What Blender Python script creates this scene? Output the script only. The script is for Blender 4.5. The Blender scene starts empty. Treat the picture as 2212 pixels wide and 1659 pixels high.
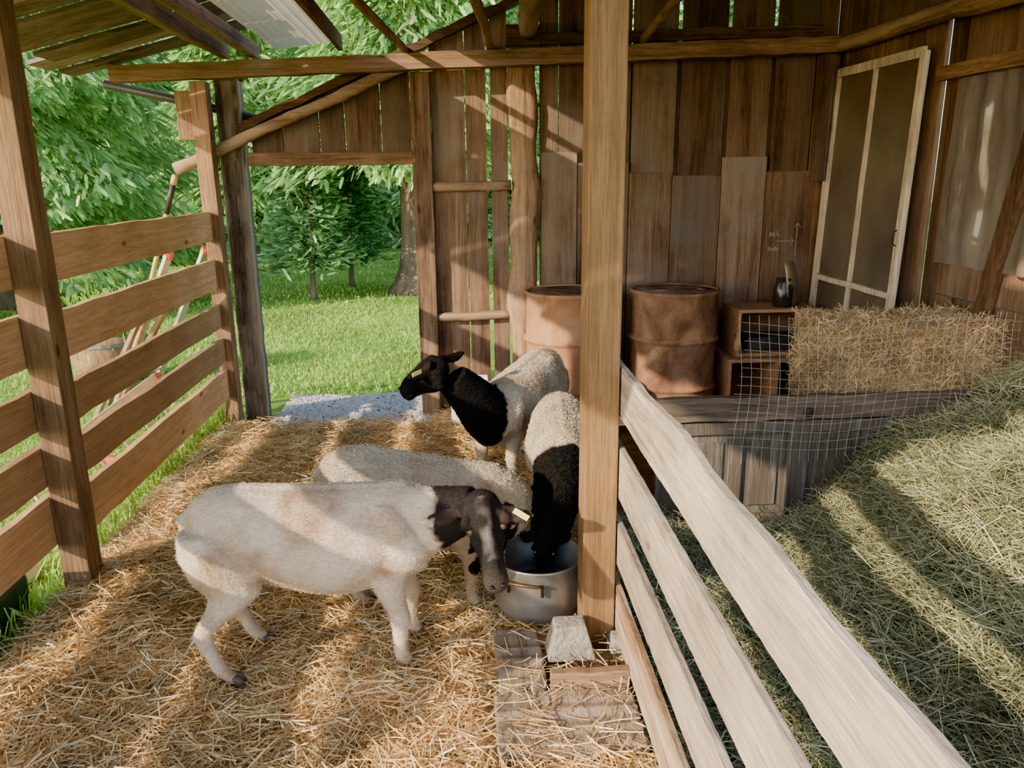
import bpy, math, random, bmesh
import numpy as np
from mathutils import Vector, Matrix, noise
random.seed(4); rng=np.random.default_rng(7)
scene=bpy.context.scene
V=Vector
# ------------------------------------------------------------------ helpers
def link(o): scene.collection.objects.link(o); return o
def tag(o,label=None,category=None,group=None,kind=None):
    if label: o["label"]=label
    if category: o["category"]=category
    if group: o["group"]=group
    if kind: o["kind"]=kind
    return o
def setparent(o,par):
    if par is not None:
        o.parent=par; o.matrix_parent_inverse=Matrix.Translation(par.location).inverted()
    return o
def empty(name,loc,label,category,group=None):
    e=bpy.data.objects.new(name,None); e.location=loc; e.empty_display_size=0.1; link(e)
    return tag(e,label,category,group)
class MB:
    def __init__(s): s.v=[];s.f=[];s.c=[]
    def add(s,vs,fs,tone=1.0):
        b=len(s.v); s.v.extend([tuple(q) for q in vs]); s.f.extend([tuple(b+i for i in q) for q in fs])
        if not isinstance(tone,(tuple,list)): tone=(tone,random.random(),random.random())
        s.c.extend([(tone[0],tone[1],tone[2],1)]*len(vs)); return s
    def box(s,x0,x1,y0,y1,z0,z1,tone=1.0):
        vs=[(x,y,z) for z in (z0,z1) for y in (y0,y1) for x in (x0,x1)]
        return s.add(vs,[(0,2,3,1),(4,5,7,6),(0,1,5,4),(2,6,7,3),(0,4,6,2),(1,3,7,5)],tone)
    def plank(s,p0,p1,w,t,up=(0,0,1),seg=8,jit=0.003,tone=1.0,edge=None):
        p0=V(p0);p1=V(p1); d=(p1-p0).normalized(); up=V(up); sd=d.cross(up).normalized(); u=sd.cross(d).normalized()
        vs=[];fs=[]
        for i in range(seg+1):
            k=i/seg; c=p0.lerp(p1,k); j=lambda: random.uniform(-jit,jit)
            et,eb=(edge(k) if edge else (0,0))
            off=u*j()+sd*j()*0.6
            vs+= [c+off+sd*t/2-u*(w/2+eb+j()),c+off+sd*t/2+u*(w/2+et+j()),c+off-sd*t/2+u*(w/2+et+j()),c+off-sd*t/2-u*(w/2+eb+j())]
        for i in range(seg):
            a=i*4;b=a+4
            for k in range(4): fs.append((a+k,a+(k+1)%4,b+(k+1)%4,b+k))
        fs.append((3,2,1,0)); e=seg*4; fs.append((e,e+1,e+2,e+3))
        return s.add(vs,fs,tone)
    def loft(s,st,n=14,tone=1.0,jit=0.0):
        vs=[];fs=[]
        for (c,a,b) in st:
            c=V(c)
            for k in range(n):
                th=2*math.pi*k/n; q=1+random.uniform(-jit,jit)
                vs.append(c+V(a)*math.cos(th)*q+V(b)*math.sin(th)*q)
        m=len(st)
        for i in range(m-1):
            for k in range(n):
                fs.append((i*n+k,i*n+(k+1)%n,(i+1)*n+(k+1)%n,(i+1)*n+k))
        fs.append(tuple(reversed(range(n)))); fs.append(tuple((m-1)*n+k for k in range(n)))
        return s.add(vs,fs,tone)
    def tube(s,pts,rad,n=10,tone=1.0,jit=0.0,ref=(0.13,0.31,0.94)):
        pts=[V(p) for p in pts]
        if not isinstance(rad,(list,tuple)): rad=[rad]*len(pts)
        st=[]
        for i,p in enumerate(pts):
            d=(pts[min(i+1,len(pts)-1)]-pts[max(i-1,0)]).normalized()
            r=V(ref)
            if abs(d.dot(r))>0.95: r=V((1,0,0))
            a=d.cross(r).normalized(); b=d.cross(a).normalized()
            st.append((p,a*rad[i],b*rad[i]))
        return s.loft(st,n,tone,jit)
    def log(s,p0,p1,r0,r1,seg=14,n=12,wob=0.01,tone=1.0,jit=0.05):
        p0=V(p0);p1=V(p1); pts=[];rr=[]; ph=random.random()*9
        for i in range(seg+1):
            k=i/seg; q=p0.lerp(p1,k)
            q+=V((noise.noise(V((k*4,ph,0))),noise.noise(V((k*4,ph,5))),noise.noise(V((k*4,ph,9)))))*wob*2
            pts.append(q); rr.append((r0+(r1-r0)*k)*(1+0.12*noise.noise(V((k*9,ph,2)))))
        return s.tube(pts,rr,n,tone,jit)
    def lathe(s,prof,c,n=40,tone=1.0):
        vs=[];fs=[];c=V(c)
        for (r,z) in prof:
            for k in range(n):
                th=2*math.pi*k/n; vs.append(c+V((r*math.cos(th),r*math.sin(th),z)))
        for i in range(len(prof)-1):
            for k in range(n): fs.append((i*n+k,i*n+(k+1)%n,(i+1)*n+(k+1)%n,(i+1)*n+k))
        return s.add(vs,fs,tone)
    def obj(s,name,mat,parent=None,smooth=False,bevel=0.0,**kw):
        me=bpy.data.meshes.new(name); me.from_pydata(s.v,[],s.f); me.update()
        a=me.color_attributes.new("Col",'FLOAT_COLOR','POINT'); a.data.foreach_set("color",np.array(s.c,dtype=np.float32).ravel())
        if smooth: me.polygons.foreach_set("use_smooth",[True]*len(me.polygons))
        me.materials.append(mat)
        o=bpy.data.objects.new(name,me); link(o); setparent(o,parent)
        if bevel>0:
            m=o.modifiers.new("b",'BEVEL'); m.width=bevel; m.segments=2; m.limit_method='ANGLE'; m.angle_limit=math.radians(50)
        tag(o,**kw); return o
def quadmesh(name,v,nq,col,mat,parent=None,tri=None,**kw):
    me=bpy.data.meshes.new(name); v=np.asarray(v,dtype=np.float32).reshape(-1,3)
    me.vertices.add(len(v)); me.vertices.foreach_set("co",v.ravel())
    me.loops.add(nq*4); me.loops.foreach_set("vertex_index",np.arange(nq*4,dtype=np.int32))
    me.polygons.add(nq); me.polygons.foreach_set("loop_start",np.arange(0,nq*4,4,dtype=np.int32))
    me.update(calc_edges=True)
    a=me.color_attributes.new("Col",'FLOAT_COLOR','POINT')
    c=np.ones((len(v),4),dtype=np.float32); c[:,:3]=col; a.data.foreach_set("color",c.ravel())
    me.materials.append(mat); o=bpy.data.objects.new(name,me); link(o); setparent(o,parent); tag(o,**kw); return o
def unit(a): return a/np.maximum(np.linalg.norm(a,axis=-1,keepdims=True),1e-9)
def strands(name,base,d,L,w,cols,mat,bend=0.12,**kw):
    n=len(base); d=unit(d); L=L[:,None]; r=unit(rng.normal(size=(n,3))); s=unit(np.cross(d,r))*w[:,None]/2
    bv=unit(np.cross(d,s))*L*rng.uniform(-bend,bend,(n,1))
    a=base-d*L/2; m=base+bv; b=base+d*L/2
    q=np.stack([a-s,a+s,m+s,m-s, m-s,m+s,b+s*.8,b-s*.8],axis=1).reshape(-1,3)
    c=np.repeat(cols,8,axis=0)
    return quadmesh(name,q,n*2,c,mat,**kw)
# ------------------------------------------------------------------ materials
def newmat(name):
    m=bpy.data.materials.new(name); m.use_nodes=True; nt=m.node_tree; b=nt.nodes["Principled BSDF"]; return m,nt,b
def N(nt,t,**kw):
    n=nt.nodes.new(t)
    for k,v in kw.items(): setattr(n,k,v)
    return n
def ramp(nt,fac,stops):
    r=N(nt,"ShaderNodeValToRGB"); e=r.color_ramp.elements
    while len(e)<len(stops): e.new(0.5)
    for i,(p,c) in enumerate(stops): e[i].position=p; e[i].color=(c[0],c[1],c[2],1)
    nt.links.new(fac,r.inputs[0]); return r.outputs[0]
def mix(nt,fac,a,b,mode='MIX'):
    m=N(nt,"ShaderNodeMix",data_type='RGBA',blend_type=mode)
    for s,x in ((0,fac),(6,a),(7,b)):
        if isinstance(x,(int,float)): m.inputs[s].default_value=x
        elif isinstance(x,tuple): m.inputs[s].default_value=(x[0],x[1],x[2],1)
        else: nt.links.new(x,m.inputs[s])
    return m.outputs[2]
def noisen(nt,vec,scale,detail=5,rough=.6,dist=0):
    n=N(nt,"ShaderNodeTexNoise"); n.inputs["Scale"].default_value=scale; n.inputs["Detail"].default_value=detail
    n.inputs["Roughness"].default_value=rough; n.inputs["Distortion"].default_value=dist
    if vec is not None: nt.links.new(vec,n.inputs["Vector"])
    return n.outputs["Fac"]
_w={}
def wood(axis,dark,light,rough=.8,name="wood",bump=.6,weather=None,wamt=.5,scale=1.0,gr=1.0,stain=None):
    key=(axis,dark,light,rough,weather,wamt,scale,gr,stain)
    if key in _w: return _w[key]
    m,nt,b=newmat(name+"_"+axis); L=nt.links.new
    tc=N(nt,"ShaderNodeTexCoord"); at=N(nt,"ShaderNodeAttribute",attribute_name="Col")
    ad=N(nt,"ShaderNodeVectorMath",operation='MULTIPLY_ADD'); L(at.outputs["Color"],ad.inputs[0]); ad.inputs[1].default_value=(0,7.3,9.1); L(tc.outputs["Object"],ad.inputs[2])
    mp=N(nt,"ShaderNodeMapping"); L(ad.outputs[0],mp.inputs[0])
    g=0.045; sc={'X':(g,1,1),'Y':(1,g,1),'Z':(1,1,g)}[axis]; mp.inputs["Scale"].default_value=tuple(q*scale for q in sc)
    f1=noisen(nt,mp.outputs[0],38,8,.66,.7); f2=noisen(nt,mp.outputs[0],170,4,.65,.2); f3=noisen(nt,tc.outputs["Object"],2.7,5,.6)
    wd=.18+.12*(1-gr)
    col=ramp(nt,f1,[(.5-wd,dark),(.5,tuple((x+y)/2 for x,y in zip(dark,light))),(.5+wd,light)])
    g2=ramp(nt,f2,[(.38,(.50,.47,.45)),(.56,(1,1,1))]); col=mix(nt,.8*gr,col,g2,'MULTIPLY')
    g3=ramp(nt,f3,[(.32,(.50,.49,.48)),(.6,(1.1,1.08,1.05))]); col=mix(nt,.85*gr,col,g3,'MULTIPLY')
    mk=N(nt,"ShaderNodeMapping"); L(ad.outputs[0],mk.inputs[0]); kk={'X':(.45,1,1),'Y':(1,.45,1),'Z':(1,1,.45)}[axis]; mk.inputs["Scale"].default_value=kk
    vo=N(nt,"ShaderNodeTexVoronoi"); vo.inputs["Scale"].default_value=5.5; L(mk.outputs[0],vo.inputs["Vector"])
    kf=ramp(nt,vo.outputs["Distance"],[(.04,(.25,.17,.12)),(.10,(1,1,1))]); col=mix(nt,.8,col,kf,'MULTIPLY')
    if weather:
        wf=noisen(nt,mp.outputs[0],9,6,.7,.5); wf=ramp(nt,wf,[(.42,(0,0,0)),(.62,(1,1,1))])
        mm=N(nt,"ShaderNodeMath",operation='MULTIPLY'); L(wf,mm.inputs[0]); mm.inputs[1].default_value=wamt
        col=mix(nt,mm.outputs[0],col,weather)
    if stain:
        sf=noisen(nt,ad.outputs[0],1.6,5,.6,.4); sf=ramp(nt,sf,[(.48,(0,0,0)),(.66,(.75,.75,.75))]); col=mix(nt,sf,col,stain)
    sx=N(nt,"ShaderNodeSeparateXYZ"); L(at.outputs["Vector"],sx.inputs[0])
    hs=N(nt,"ShaderNodeHueSaturation"); L(col,hs.inputs["Color"]); L(sx.outputs[0],hs.inputs["Value"])
    L(hs.outputs[0],b.inputs["Base Color"]); b.inputs["Roughness"].default_value=rough; b.inputs["Specular IOR Level"].default_value=.2
    bp=N(nt,"ShaderNodeBump"); bp.inputs["Strength"].default_value=bump; bp.inputs["Distance"].default_value=.006
    am=N(nt,"ShaderNodeMath",operation='ADD'); L(f1,am.inputs[0]); L(f2,am.inputs[1]); L(am.outputs[0],bp.inputs["Height"]); L(bp.outputs[0],b.inputs["Normal"])
    _w[key]=m; return m
def attrmat(name,rough=.8,trans=0.0,spec=.2,tint=(1,1,1)):
    m,nt,b=newmat(name); L=nt.links.new
    at=N(nt,"ShaderNodeAttribute",attribute_name="Col"); c=mix(nt,1.0,at.outputs["Color"],tint,'MULTIPLY')
    L(c,b.inputs["Base Color"]); b.inputs["Roughness"].default_value=rough; b.inputs["Specular IOR Level"].default_value=spec
    if trans>0:
        t=N(nt,"ShaderNodeBsdfTranslucent"); L(c,t.inputs[0]); ms=N(nt,"ShaderNodeMixShader"); ms.inputs[0].default_value=trans
        L(b.outputs[0],ms.inputs[1]); L(t.outputs[0],ms.inputs[2]); L(ms.outputs[0],nt.nodes["Material Output"].inputs[0])
    return m
def noisemat(name,stops,scale=6,rough=.8,metal=0.0,bump=.2,detail=6,dist=0,spec=.3,stretch=(1,1,1),bscale=None,bdist=.01,trans=0):
    m,nt,b=newmat(name); L=nt.links.new; tc=N(nt,"ShaderNodeTexCoord"); mp=N(nt,"ShaderNodeMapping"); mp.inputs["Scale"].default_value=stretch; L(tc.outputs["Object"],mp.inputs[0])
    f=noisen(nt,mp.outputs[0],scale,detail,.62,dist); c=ramp(nt,f,stops); L(c,b.inputs["Base Color"])
    b.inputs["Roughness"].default_value=rough; b.inputs["Metallic"].default_value=metal; b.inputs["Specular IOR Level"].default_value=spec
    if bump>0:
        bf=noisen(nt,mp.outputs[0],bscale or scale*4,6); bp=N(nt,"ShaderNodeBump"); bp.inputs["Strength"].default_value=bump; bp.inputs["Distance"].default_value=bdist; L(bf,bp.inputs["Height"]); L(bp.outputs[0],b.inputs["Normal"])
    if trans>0:
        t=N(nt,"ShaderNodeBsdfTranslucent"); L(c,t.inputs[0]); ms=N(nt,"ShaderNodeMixShader"); ms.inputs[0].default_value=trans
        L(b.outputs[0],ms.inputs[1]); L(t.outputs[0],ms.inputs[2]); L(ms.outputs[0],nt.nodes["Material Output"].inputs[0])
    return m
def plain(name,c,rough=.6,metal=0,spec=.4): return noisemat(name,[(.3,tuple(x*.85 for x in c)),(.7,tuple(min(1,x*1.1) for x in c))],12,rough,metal,.08,spec=spec)
FRESH=((.42,.225,.10),(.66,.41,.205)); BEAM=((.14,.08,.043),(.32,.20,.11)); DK=((.06,.033,.02),(.15,.088,.05)); BARN=((.072,.041,.026),(.21,.127,.077))
GREY=((.11,.085,.065),(.28,.22,.17)); PALE=((.27,.20,.145),(.64,.555,.445))
def W(pal,ax,**k): return wood(ax,pal[0],pal[1],**k)
BW=(.26,.185,.13)
# ------------------------------------------------------------------ ground
lawnm=noisemat("lawn_ground",[(.3,(.09,.18,.02)),(.55,(.23,.39,.055)),(.75,(.37,.53,.11))],.7,.95,0,.6,8,bscale=60,bdist=.03)
mb=MB(); mb.add([(-45,-8,-.03),(30,-8,-.03),(30,60,-.03),(-45,60,-.03)],[(0,1,2,3)]); mb.obj("lawn",lawnm,label="sunlit green lawn around the open shed",category="lawn",kind="structure")
earth=noisemat("earth",[(.3,(.10,.06,.03)),(.7,(.28,.18,.085))],9,.95,0,.5)
mb=MB(); mb.box(-1.66,2.66,-0.5,5.56,-.06,-.005); mb.obj("floor",earth,kind="structure")
def sh(x,y):
    e=.024+.026*noise.noise(V((x*2.2,y*2.2,1)))+.016*noise.noise(V((x*6,y*6,3)))
    return e*max(0,min(1,(5.5-y)/.3)) if x<-.15 else e
def heightfield(name,x0,x1,y0,y1,nx,ny,fn,mat,**kw):
    vs=[];fs=[]
    for j in range(ny+1):
        for i in range(nx+1):
            x=x0+(x1-x0)*i/nx;y=y0+(y1-y0)*j/ny; vs.append((x,y,fn(x,y)))
    for j in range(ny):
        for i in range(nx):
            a=j*(nx+1)+i; fs.append((a,a+1,a+nx+2,a+nx+1))
    mb=MB(); mb.add(vs,fs); return mb.obj(name,mat,smooth=True,**kw)
strawbase=noisemat("straw_base",[(.3,(.22,.13,.05)),(.5,(.46,.30,.13)),(.7,(.68,.48,.23))],30,.9,0,.7,8,bscale=90)
bed=empty("straw_bedding",(-.5,3.2,0),"loose golden straw bedding spread over the pen floor","straw bedding"); bed["kind"]="stuff"
def inpen(n,x0,x1,y0,y1,p=1.0):
    return np.stack([rng.uniform(x0,x1,n), y0+(y1-y0)*rng.uniform(0,1,n)**p],axis=1)
hf=heightfield("straw_layer",-1.66,.62,.6,5.45,70,140,lambda x,y: sh(x,y)-.006-(.03 if (x>.1 and 1.88<y<2.5) else 0),strawbase,); setparent(hf,bed)
strawm=attrmat("straw_stalk",.5,.25,.4)
def strawcols(n,pal,jit=.12,xy=None):
    pal=np.array(pal); c=pal[rng.integers(0,len(pal),n)]; c=c*(1+rng.normal(0,jit,(n,1)))
    if xy is not None:
        t=np.array([noise.noise(V((a*3.3,b*3.3,11)))+.5*noise.noise(V((a*9,b*9,4))) for a,b in xy]); c=c*np.clip(.96+.4*t,.5,1.25)[:,None]
    return np.clip(c,0,1)
SP=[(.88,.64,.30),(.80,.54,.23),(.94,.74,.41),(.70,.45,.18),(.97,.84,.56),(.54,.33,.13)]
def layer(n,x0,x1,y0,y1,p,lmin,lmax,w,hfun,zs,tilt,pal,name,mat,parent,bend=.1,skip=False):
    xy=inpen(n,x0,x1,y0,y1,p)
    if skip:
        keep=(~((xy[:,0]>.04)&(xy[:,1]<2.58)&(xy[:,1]>1.88))|(rng.uniform(0,1,n)<.06)) & (~((xy[:,0]<-.15)&(xy[:,1]>5.22+.1*np.sin(xy[:,0]*7)))|(rng.uniform(0,1,n)<.08)); xy=xy[keep]; n=len(xy)
    z=np.array([hfun(a,b) for a,b in xy])+np.abs(rng.normal(0,zs,n))
    base=np.concatenate([xy,z[:,None]],axis=1); th=rng.uniform(0,2*np.pi,n)
    d=np.stack([np.cos(th),np.sin(th),rng.normal(0,tilt,n)],axis=1)
    o=strands(name,base,d,rng.uniform(lmin,lmax,n),rng.uniform(w*.6,w*1.3,n),strawcols(n,pal,.12,xy),mat,bend)
    setparent(o,parent); return o
layer(72000,-1.66,.52,1.5,5.45,1.35,.05,.17,.0042,sh,.012,.2,SP,"straw_stalks",strawm,bed,skip=True)
def grass(n,x0,x1,y0,y1,h,w,name):
    x=rng.uniform(x0,x1,n); y=rng.uniform(y0,y1,n); hh=rng.uniform(h*.5,h*1.3,n)
    base=np.stack([x,y,hh*.45-.03],axis=1); d=np.stack([rng.normal(0,.35,n),rng.normal(0,.35,n),np.ones(n)],axis=1)
    pal=[(.32,.55,.08),(.40,.62,.12),(.23,.42,.06),(.50,.66,.18),(.58,.64,.23)]
    return strands(name,base,d,hh,rng.uniform(w*.6,w*1.3,n),strawcols(n,pal,.15,np.stack([x*.35,y*.35],axis=1)),leafm,.25)
leafm=attrmat("leaf",.6,.45,.2)
g=empty("grass",(-3,7,0),"short green grass blades growing across the lawn","grass"); g["kind"]="stuff"
for o in (grass(30000,-5.5,-1.75,2.0,6.0,.045,.006,"grass_blades"),grass(38000,-7,.2,6.15,11,.04,.009,"grass_blades"),grass(24000,-12,1.5,11,22,.045,.02,"grass_blades"),grass(700,-1.85,-1.66,4.2,5.6,.20,.009,"grass_blades"),grass(350,-1.8,-1.68,2.6,4.2,.13,.008,"grass_blades")): setparent(o,g)
def pebbles(n,x0,x1,y0,y1,r):
    mb=MB(); ico=[(0,0,1),(.89,0,.2),(.28,.85,.2),(-.72,.53,.2),(-.72,-.53,.2),(.28,-.85,.2),(0,0,-.6)]
    fs=[(0,i,i%5+1) for i in range(1,6)]+[(6,i%5+1,i) for i in range(1,6)]
    for _ in range(n):
        x=random.uniform(x0,x1);y=random.uniform(y0,y1+.12*noise.noise(V((x*3,0,0)))); s=r*random.uniform(.5,1.4); a=random.random()*6
        t=random.uniform(.6,1.1); c=(t,t,t*1.0); z=.006 if y<5.56 else -.018
        mb.add([(x+s*(p[0]*math.cos(a)-p[1]*math.sin(a)),y+s*(p[0]*math.sin(a)+p[1]*math.cos(a)),z+s*p[2]*.7) for p in ico],fs,(.56*c[0],.54*c[1],.52*c[2]))
    return mb
pebbles(7600,-1.34,-.16,5.22,6.15,.013).obj("gravel",attrmat("gravel",.85),label="strip of pale grey gravel at the doorway threshold",category="gravel",kind="stuff")
# hay pile
def sm(t): t=min(1,max(0,t)); return t*t*(3-2*t)
def hh(x,y):
    x0=.80+.65*sm((y-2.0)/1.3)
    k=sm((x-x0)/(2.62-x0)*.97+.05)
    yb=min(1,max(0,(y-.4)/1.2))
    return max(.008,.04+.72*k*(.75+.25*yb)+(.20*noise.noise(V((x*1.9,y*1.9,7)))+.11*noise.noise(V((x*5,y*5,2))))*(.25+k)+.035*noise.noise(V((x*13,y*13,2))))
haybase=noisemat("hay_base",[(.3,(.025,.026,.012)),(.5,(.075,.08,.036)),(.7,(.16,.165,.08))],26,.95,0,.9,8,bscale=70,bdist=.02)
hay=empty("hay_pile",(1.8,2.2,0),"heaped grey-green loose hay beside the rail fence","hay"); hay["kind"]="stuff"
setparent(heightfield("hay_mound",.60,2.59,.5,3.35,80,110,hh,haybase),hay)
HP=[(.34,.36,.19),(.26,.29,.14),(.44,.44,.26),(.17,.20,.09),(.58,.56,.37),(.31,.285,.165)]
haym=attrmat("hay_stalk",.6,.25,.3)
layer(80000,.62,2.55,.7,3.32,1.1,.05,.21,.0027,hh,.028,.5,HP,"hay_stalks",haym,hay,.35)
# ------------------------------------------------------------------ posts and fence
def post(x0,x1,y0,y1,z0,z1,mat,label,tone=1.0):
    mb=MB(); cx,cy=(x0+x1)/2,(y0+y1)/2
    mb.plank((cx,cy,z0),(cx,cy,z1),y1-y0,x1-x0,up=(0,1,0),seg=14,jit=.0015,tone=tone)
    return mb.obj("wooden_post",mat,bevel=.004,label=label,category="post")
post(-1.675,-1.565,3.07,3.19,-.02,2.52,W(BEAM,'Z',gr=.7),"square sawn timber post carrying the slatted fence",1.0)
post(-1.635,-1.535,5.31,5.42,-.02,2.27,W(BEAM,'Z',gr=.7),"square timber post under the tie beam at the doorway",1.4)
post(.415,.53,2.455,2.575,.0,2.85,W(((.175,.097,.04),(.31,.19,.09)),'Z',gr=.6),"tall square timber post standing over the concrete pier block",1.0)
post(.50,.555,2.60,2.68,.0,2.85,W(BARN,'Z'),"narrow dark timber post behind the square post",.8)
mb=MB(); mb.plank((-1.465,5.545,-.05),(-1.455,5.545,2.30),.13,.155,up=(0,1,0),seg=34,jit=.007)
mb.obj("weathered_post",W(((.05,.035,.028),(.20,.15,.11)),'Z',weather=(.45,.37,.28),wamt=.6),bevel=.012,label="old cracked dark weathered post beside the doorway",category="post")
mb=MB(); mb.plank((-1.70,5.40,1.92),(-1.70,5.40,2.22),.05,.10,up=(0,1,0),seg=4); mb.obj("wood_block",W(BEAM,'Z'),bevel=.004,label="short brown timber offcut fixed beside the square post",category="wood block")
def rails(spans,x,th,y0,y1,pal,parent,tones):
    for (a,b),t in zip(spans,tones):
        mb=MB(); mb.plank((x,y0,(a+b)/2),(x,y1,(a+b)/2),b-a,th,seg=14,jit=.003,tone=t)
        mb.obj("rail",W(pal,'Y',gr=.5),parent=parent,bevel=.003)
SP5=[(1.28,1.47),(.97,1.165),(.71,.865),(.475,.635),(.22,.42)]
e=empty("board_fence",(-1.6,4.2,0),"slatted board fence of five orange-brown horizontal planks between posts","fence","slatted fence panels")
rails(SP5,-1.60,.035,3.20,5.30,FRESH,e,[1.25,1.2,.75,.8,1.25])
e=empty("board_fence",(-1.69,1.9,0),"slatted board fence of five brown horizontal planks reaching the near post","fence","slatted fence panels")
rails([(a-.01,b-.0) for a,b in SP5],-1.695,.035,1.0,3.13,FRESH,e,[1.15,1.1,.75,.8,1.2])
e=empty("rail_fence",(.54,1.5,0),"pale rough-sawn rail fence of four boards fixed to the centre post","fence")
def live(k):
    n=noise.noise(V((k*7,2.2,0)))*.020+noise.noise(V((k*23,2.2,0)))*.004
    return (n+.010*sm((k-.58)/.1)*sm((.9-k)/.12), .01*noise.noise(V((k*5,9,0))))
for (a,b,ed,pal,t) in [(.87,1.045,live,PALE,1.0),(.585,.765,None,PALE,.92),(.335,.49,None,PALE,.82),(.07,.25,None,BEAM,1.4)]:
    mb=MB(); mb.plank((.500,.0,(a+b)/2),(.548,2.62,(a+b)/2),b-a,.020,seg=90,jit=.0010,tone=t,edge=ed)
    mb.obj("rail",W(pal,'Y',weather=(.46,.40,.32),wamt=.6,gr=1.0),parent=e,bevel=.0012)
# ------------------------------------------------------------------ back wall
def gl(x): return 1.99+.434*(x+1.33)
mb=MB()
edges=[(-.14,.088),(.094,.232),(.262,.375),(.595,.72),(.727,.98),(.987,1.215),(1.228,1.530),(1.560,1.870),(1.90,2.185),(2.215,2.49),(2.50,2.63)]
def wboard(mb,x0,x1,z0,z1l,z1r,y0,y1,t):
    c=[(x0,z0),(x1,z0),(x1,z1r),(x0,z1l)]
    vs=[(x,y0+random.uniform(-.002,.002),z) for x,z in c]+[(x,y1,z) for x,z in c]
    mb.add(vs,[(0,1,2,3),(7,6,5,4),(0,4,5,1),(1,5,6,2),(2,6,7,3),(3,7,4,0)],t)
for i,(x0,x1) in enumerate(edges): wboard(mb,x0,x1,0,gl(x0),gl(x1),5.525,5.55,[1.5,1.35,1.2,1.0,.8,.9,.95,.6,.85,.7,.9][i])
x=-1.33
for w in (.21,.24,.17,.24,.20): wboard(mb,x,x+w-.006,1.80,gl(x),gl(x+w),5.525,5.55,random.uniform(.6,.95)); x+=w
for (x0,x1,z),t in zip([(.60,.85,1.83),(.855,1.21,1.76),(1.215,1.515,1.69),(1.52,1.865,1.665),(1.87,2.185,1.79),(2.19,2.52,1.69)],(1.2,.9,1.05,.8,1.3,.9)):
    wboard(mb,x0,x1,0,z+random.uniform(-.004,.004),z,5.497,5.520,t)
for xs_ in (1.215,1.53,1.87,2.185,2.49): mb.box(xs_-.03,xs_+.06,5.552,5.565,0,2.50,.6)
mb.obj("wall_back",W(BARN,'Z',weather=BW,wamt=.5,stain=(.17,.14,.115)),bevel=.002,kind="structure")
mb=MB(); mb.plank((-1.40,5.53,gl(-1.40)+.03),(.62,5.53,gl(.62)+.03),.05,.14,seg=20,jit=.006); mb.obj("trim_1",W(DK,'X'),kind="structure")
mb=MB(); mb.plank((-1.36,5.50,1.80),(-.27,5.50,1.80),.085,.05,seg=8,jit=.002); mb.obj("trim_2",W(BEAM,'X'),bevel=.003,kind="structure")
mb=MB(); mb.plank((-.205,5.50,-.02),(-.205,5.50,2.34),.10,.13,up=(0,1,0),seg=14,jit=.003); mb.obj("trim_3",W(BARN,'Z',weather=(.40,.28,.19),wamt=.8),bevel=.004,kind="structure")
mb=MB(); mb.plank((.60,5.50,2.545),(2.5,5.50,2.60),.07,.05,seg=10,jit=.003); mb.obj("trim_4",W(BARN,'X'),bevel=.003,kind="structure")
mb=MB()
st=[]
for i in range(34):
    k=i/33; z=-.03+2.45*k; r=.106+.009*math.sin(z*9+1)+.014*math.exp(-((z-.75)/.12)**2)-.012*k
    c=(.485+.012*math.sin(z*5)+.008*math.sin(z*13),5.535,z); st.append((c,V((r,.0,0)),V((0,r*.9,0))))
vs=[];n_=20
for c,a,b in st:
    for q in range(n_):
        th=2*math.pi*q/n_; cc=math.copysign(abs(math.cos(th))**.7,math.cos(th)); ss=math.copysign(abs(math.sin(th))**.7,math.sin(th)); jj=1+random.uniform(-.03,.03)
        vs.append(V(c)+a*cc*jj+b*ss*jj)
fs=[(i*n_+q,i*n_+(q+1)%n_,(i+1)*n_+(q+1)%n_,(i+1)*n_+q) for i in range(33) for q in range(n_)]
mb.add(vs,fs)
e=empty("log_post",(.485,5.535,0),"peeled knotty reddish log post with a squared cap block","post")
mb.obj("trunk",W(((.18,.095,.05),(.46,.29,.165)),'Z',weather=(.54,.40,.27),wamt=.4),parent=e,smooth=True)
mb=MB(); mb.box(.37,.60,5.47,5.6,2.50,2.63); mb.obj("cap_block",W(BARN,'X'),parent=e,bevel=.004)
mb=MB(); mb.plank((-2.12,5.37,2.315),(2.62,5.37,2.495),.10,.09,seg=40,jit=.003); mb.obj("tie_beam",W(BEAM,'X',weather=(.34,.23,.15),wamt=.4),bevel=.004,label="long rough brown timber tie beam crossing the shed",category="beam")
LG=((.17,.095,.055),(.38,.25,.15)); lg=W(LG,'X',weather=(.46,.34,.23),wamt=.6); lgy=W(LG,'Y',weather=(.46,.34,.23),wamt=.6)
mb=MB(); mb.log((-1.82,5.43,1.74),(-.26,5.455,2.39),.040,.036,seg=22,wob=.006); mb.obj("brace_pole",lg,smooth=True,label="peeled round diagonal pole under the gable",category="pole")
for z in (1.61,.71):
    mb=MB(); mb.log((-.15,5.49,z),(.39,5.49,z+.005),.034,.032,seg=8,wob=.006); mb.obj("cross_pole",lg,smooth=True,label="short peeled horizontal pole nailed between door jamb and log post",category="pole",group="cross poles")
def rafter(x,z,r,lab,l=3.2):
    mb=MB(); mb.log((x,5.5,z),(x-.097*l,5.5-l,z+.0),r,r*1.15,seg=16,wob=.012); return mb.obj("rafter_pole",lgy,smooth=True,label=lab,category="pole",group="round roof poles")
rafter(-.28,2.475,.024,"slim peeled round rafter pole resting on the tie beam"); rafter(.27,2.49,.027,"slim peeled round rafter pole resting on the tie beam"); rafter(1.26,2.52,.026,"slim peeled round rafter pole resting on the tie beam")
rafter(.52,2.60,.062,"thick peeled round log rafter above the log post")
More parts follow.
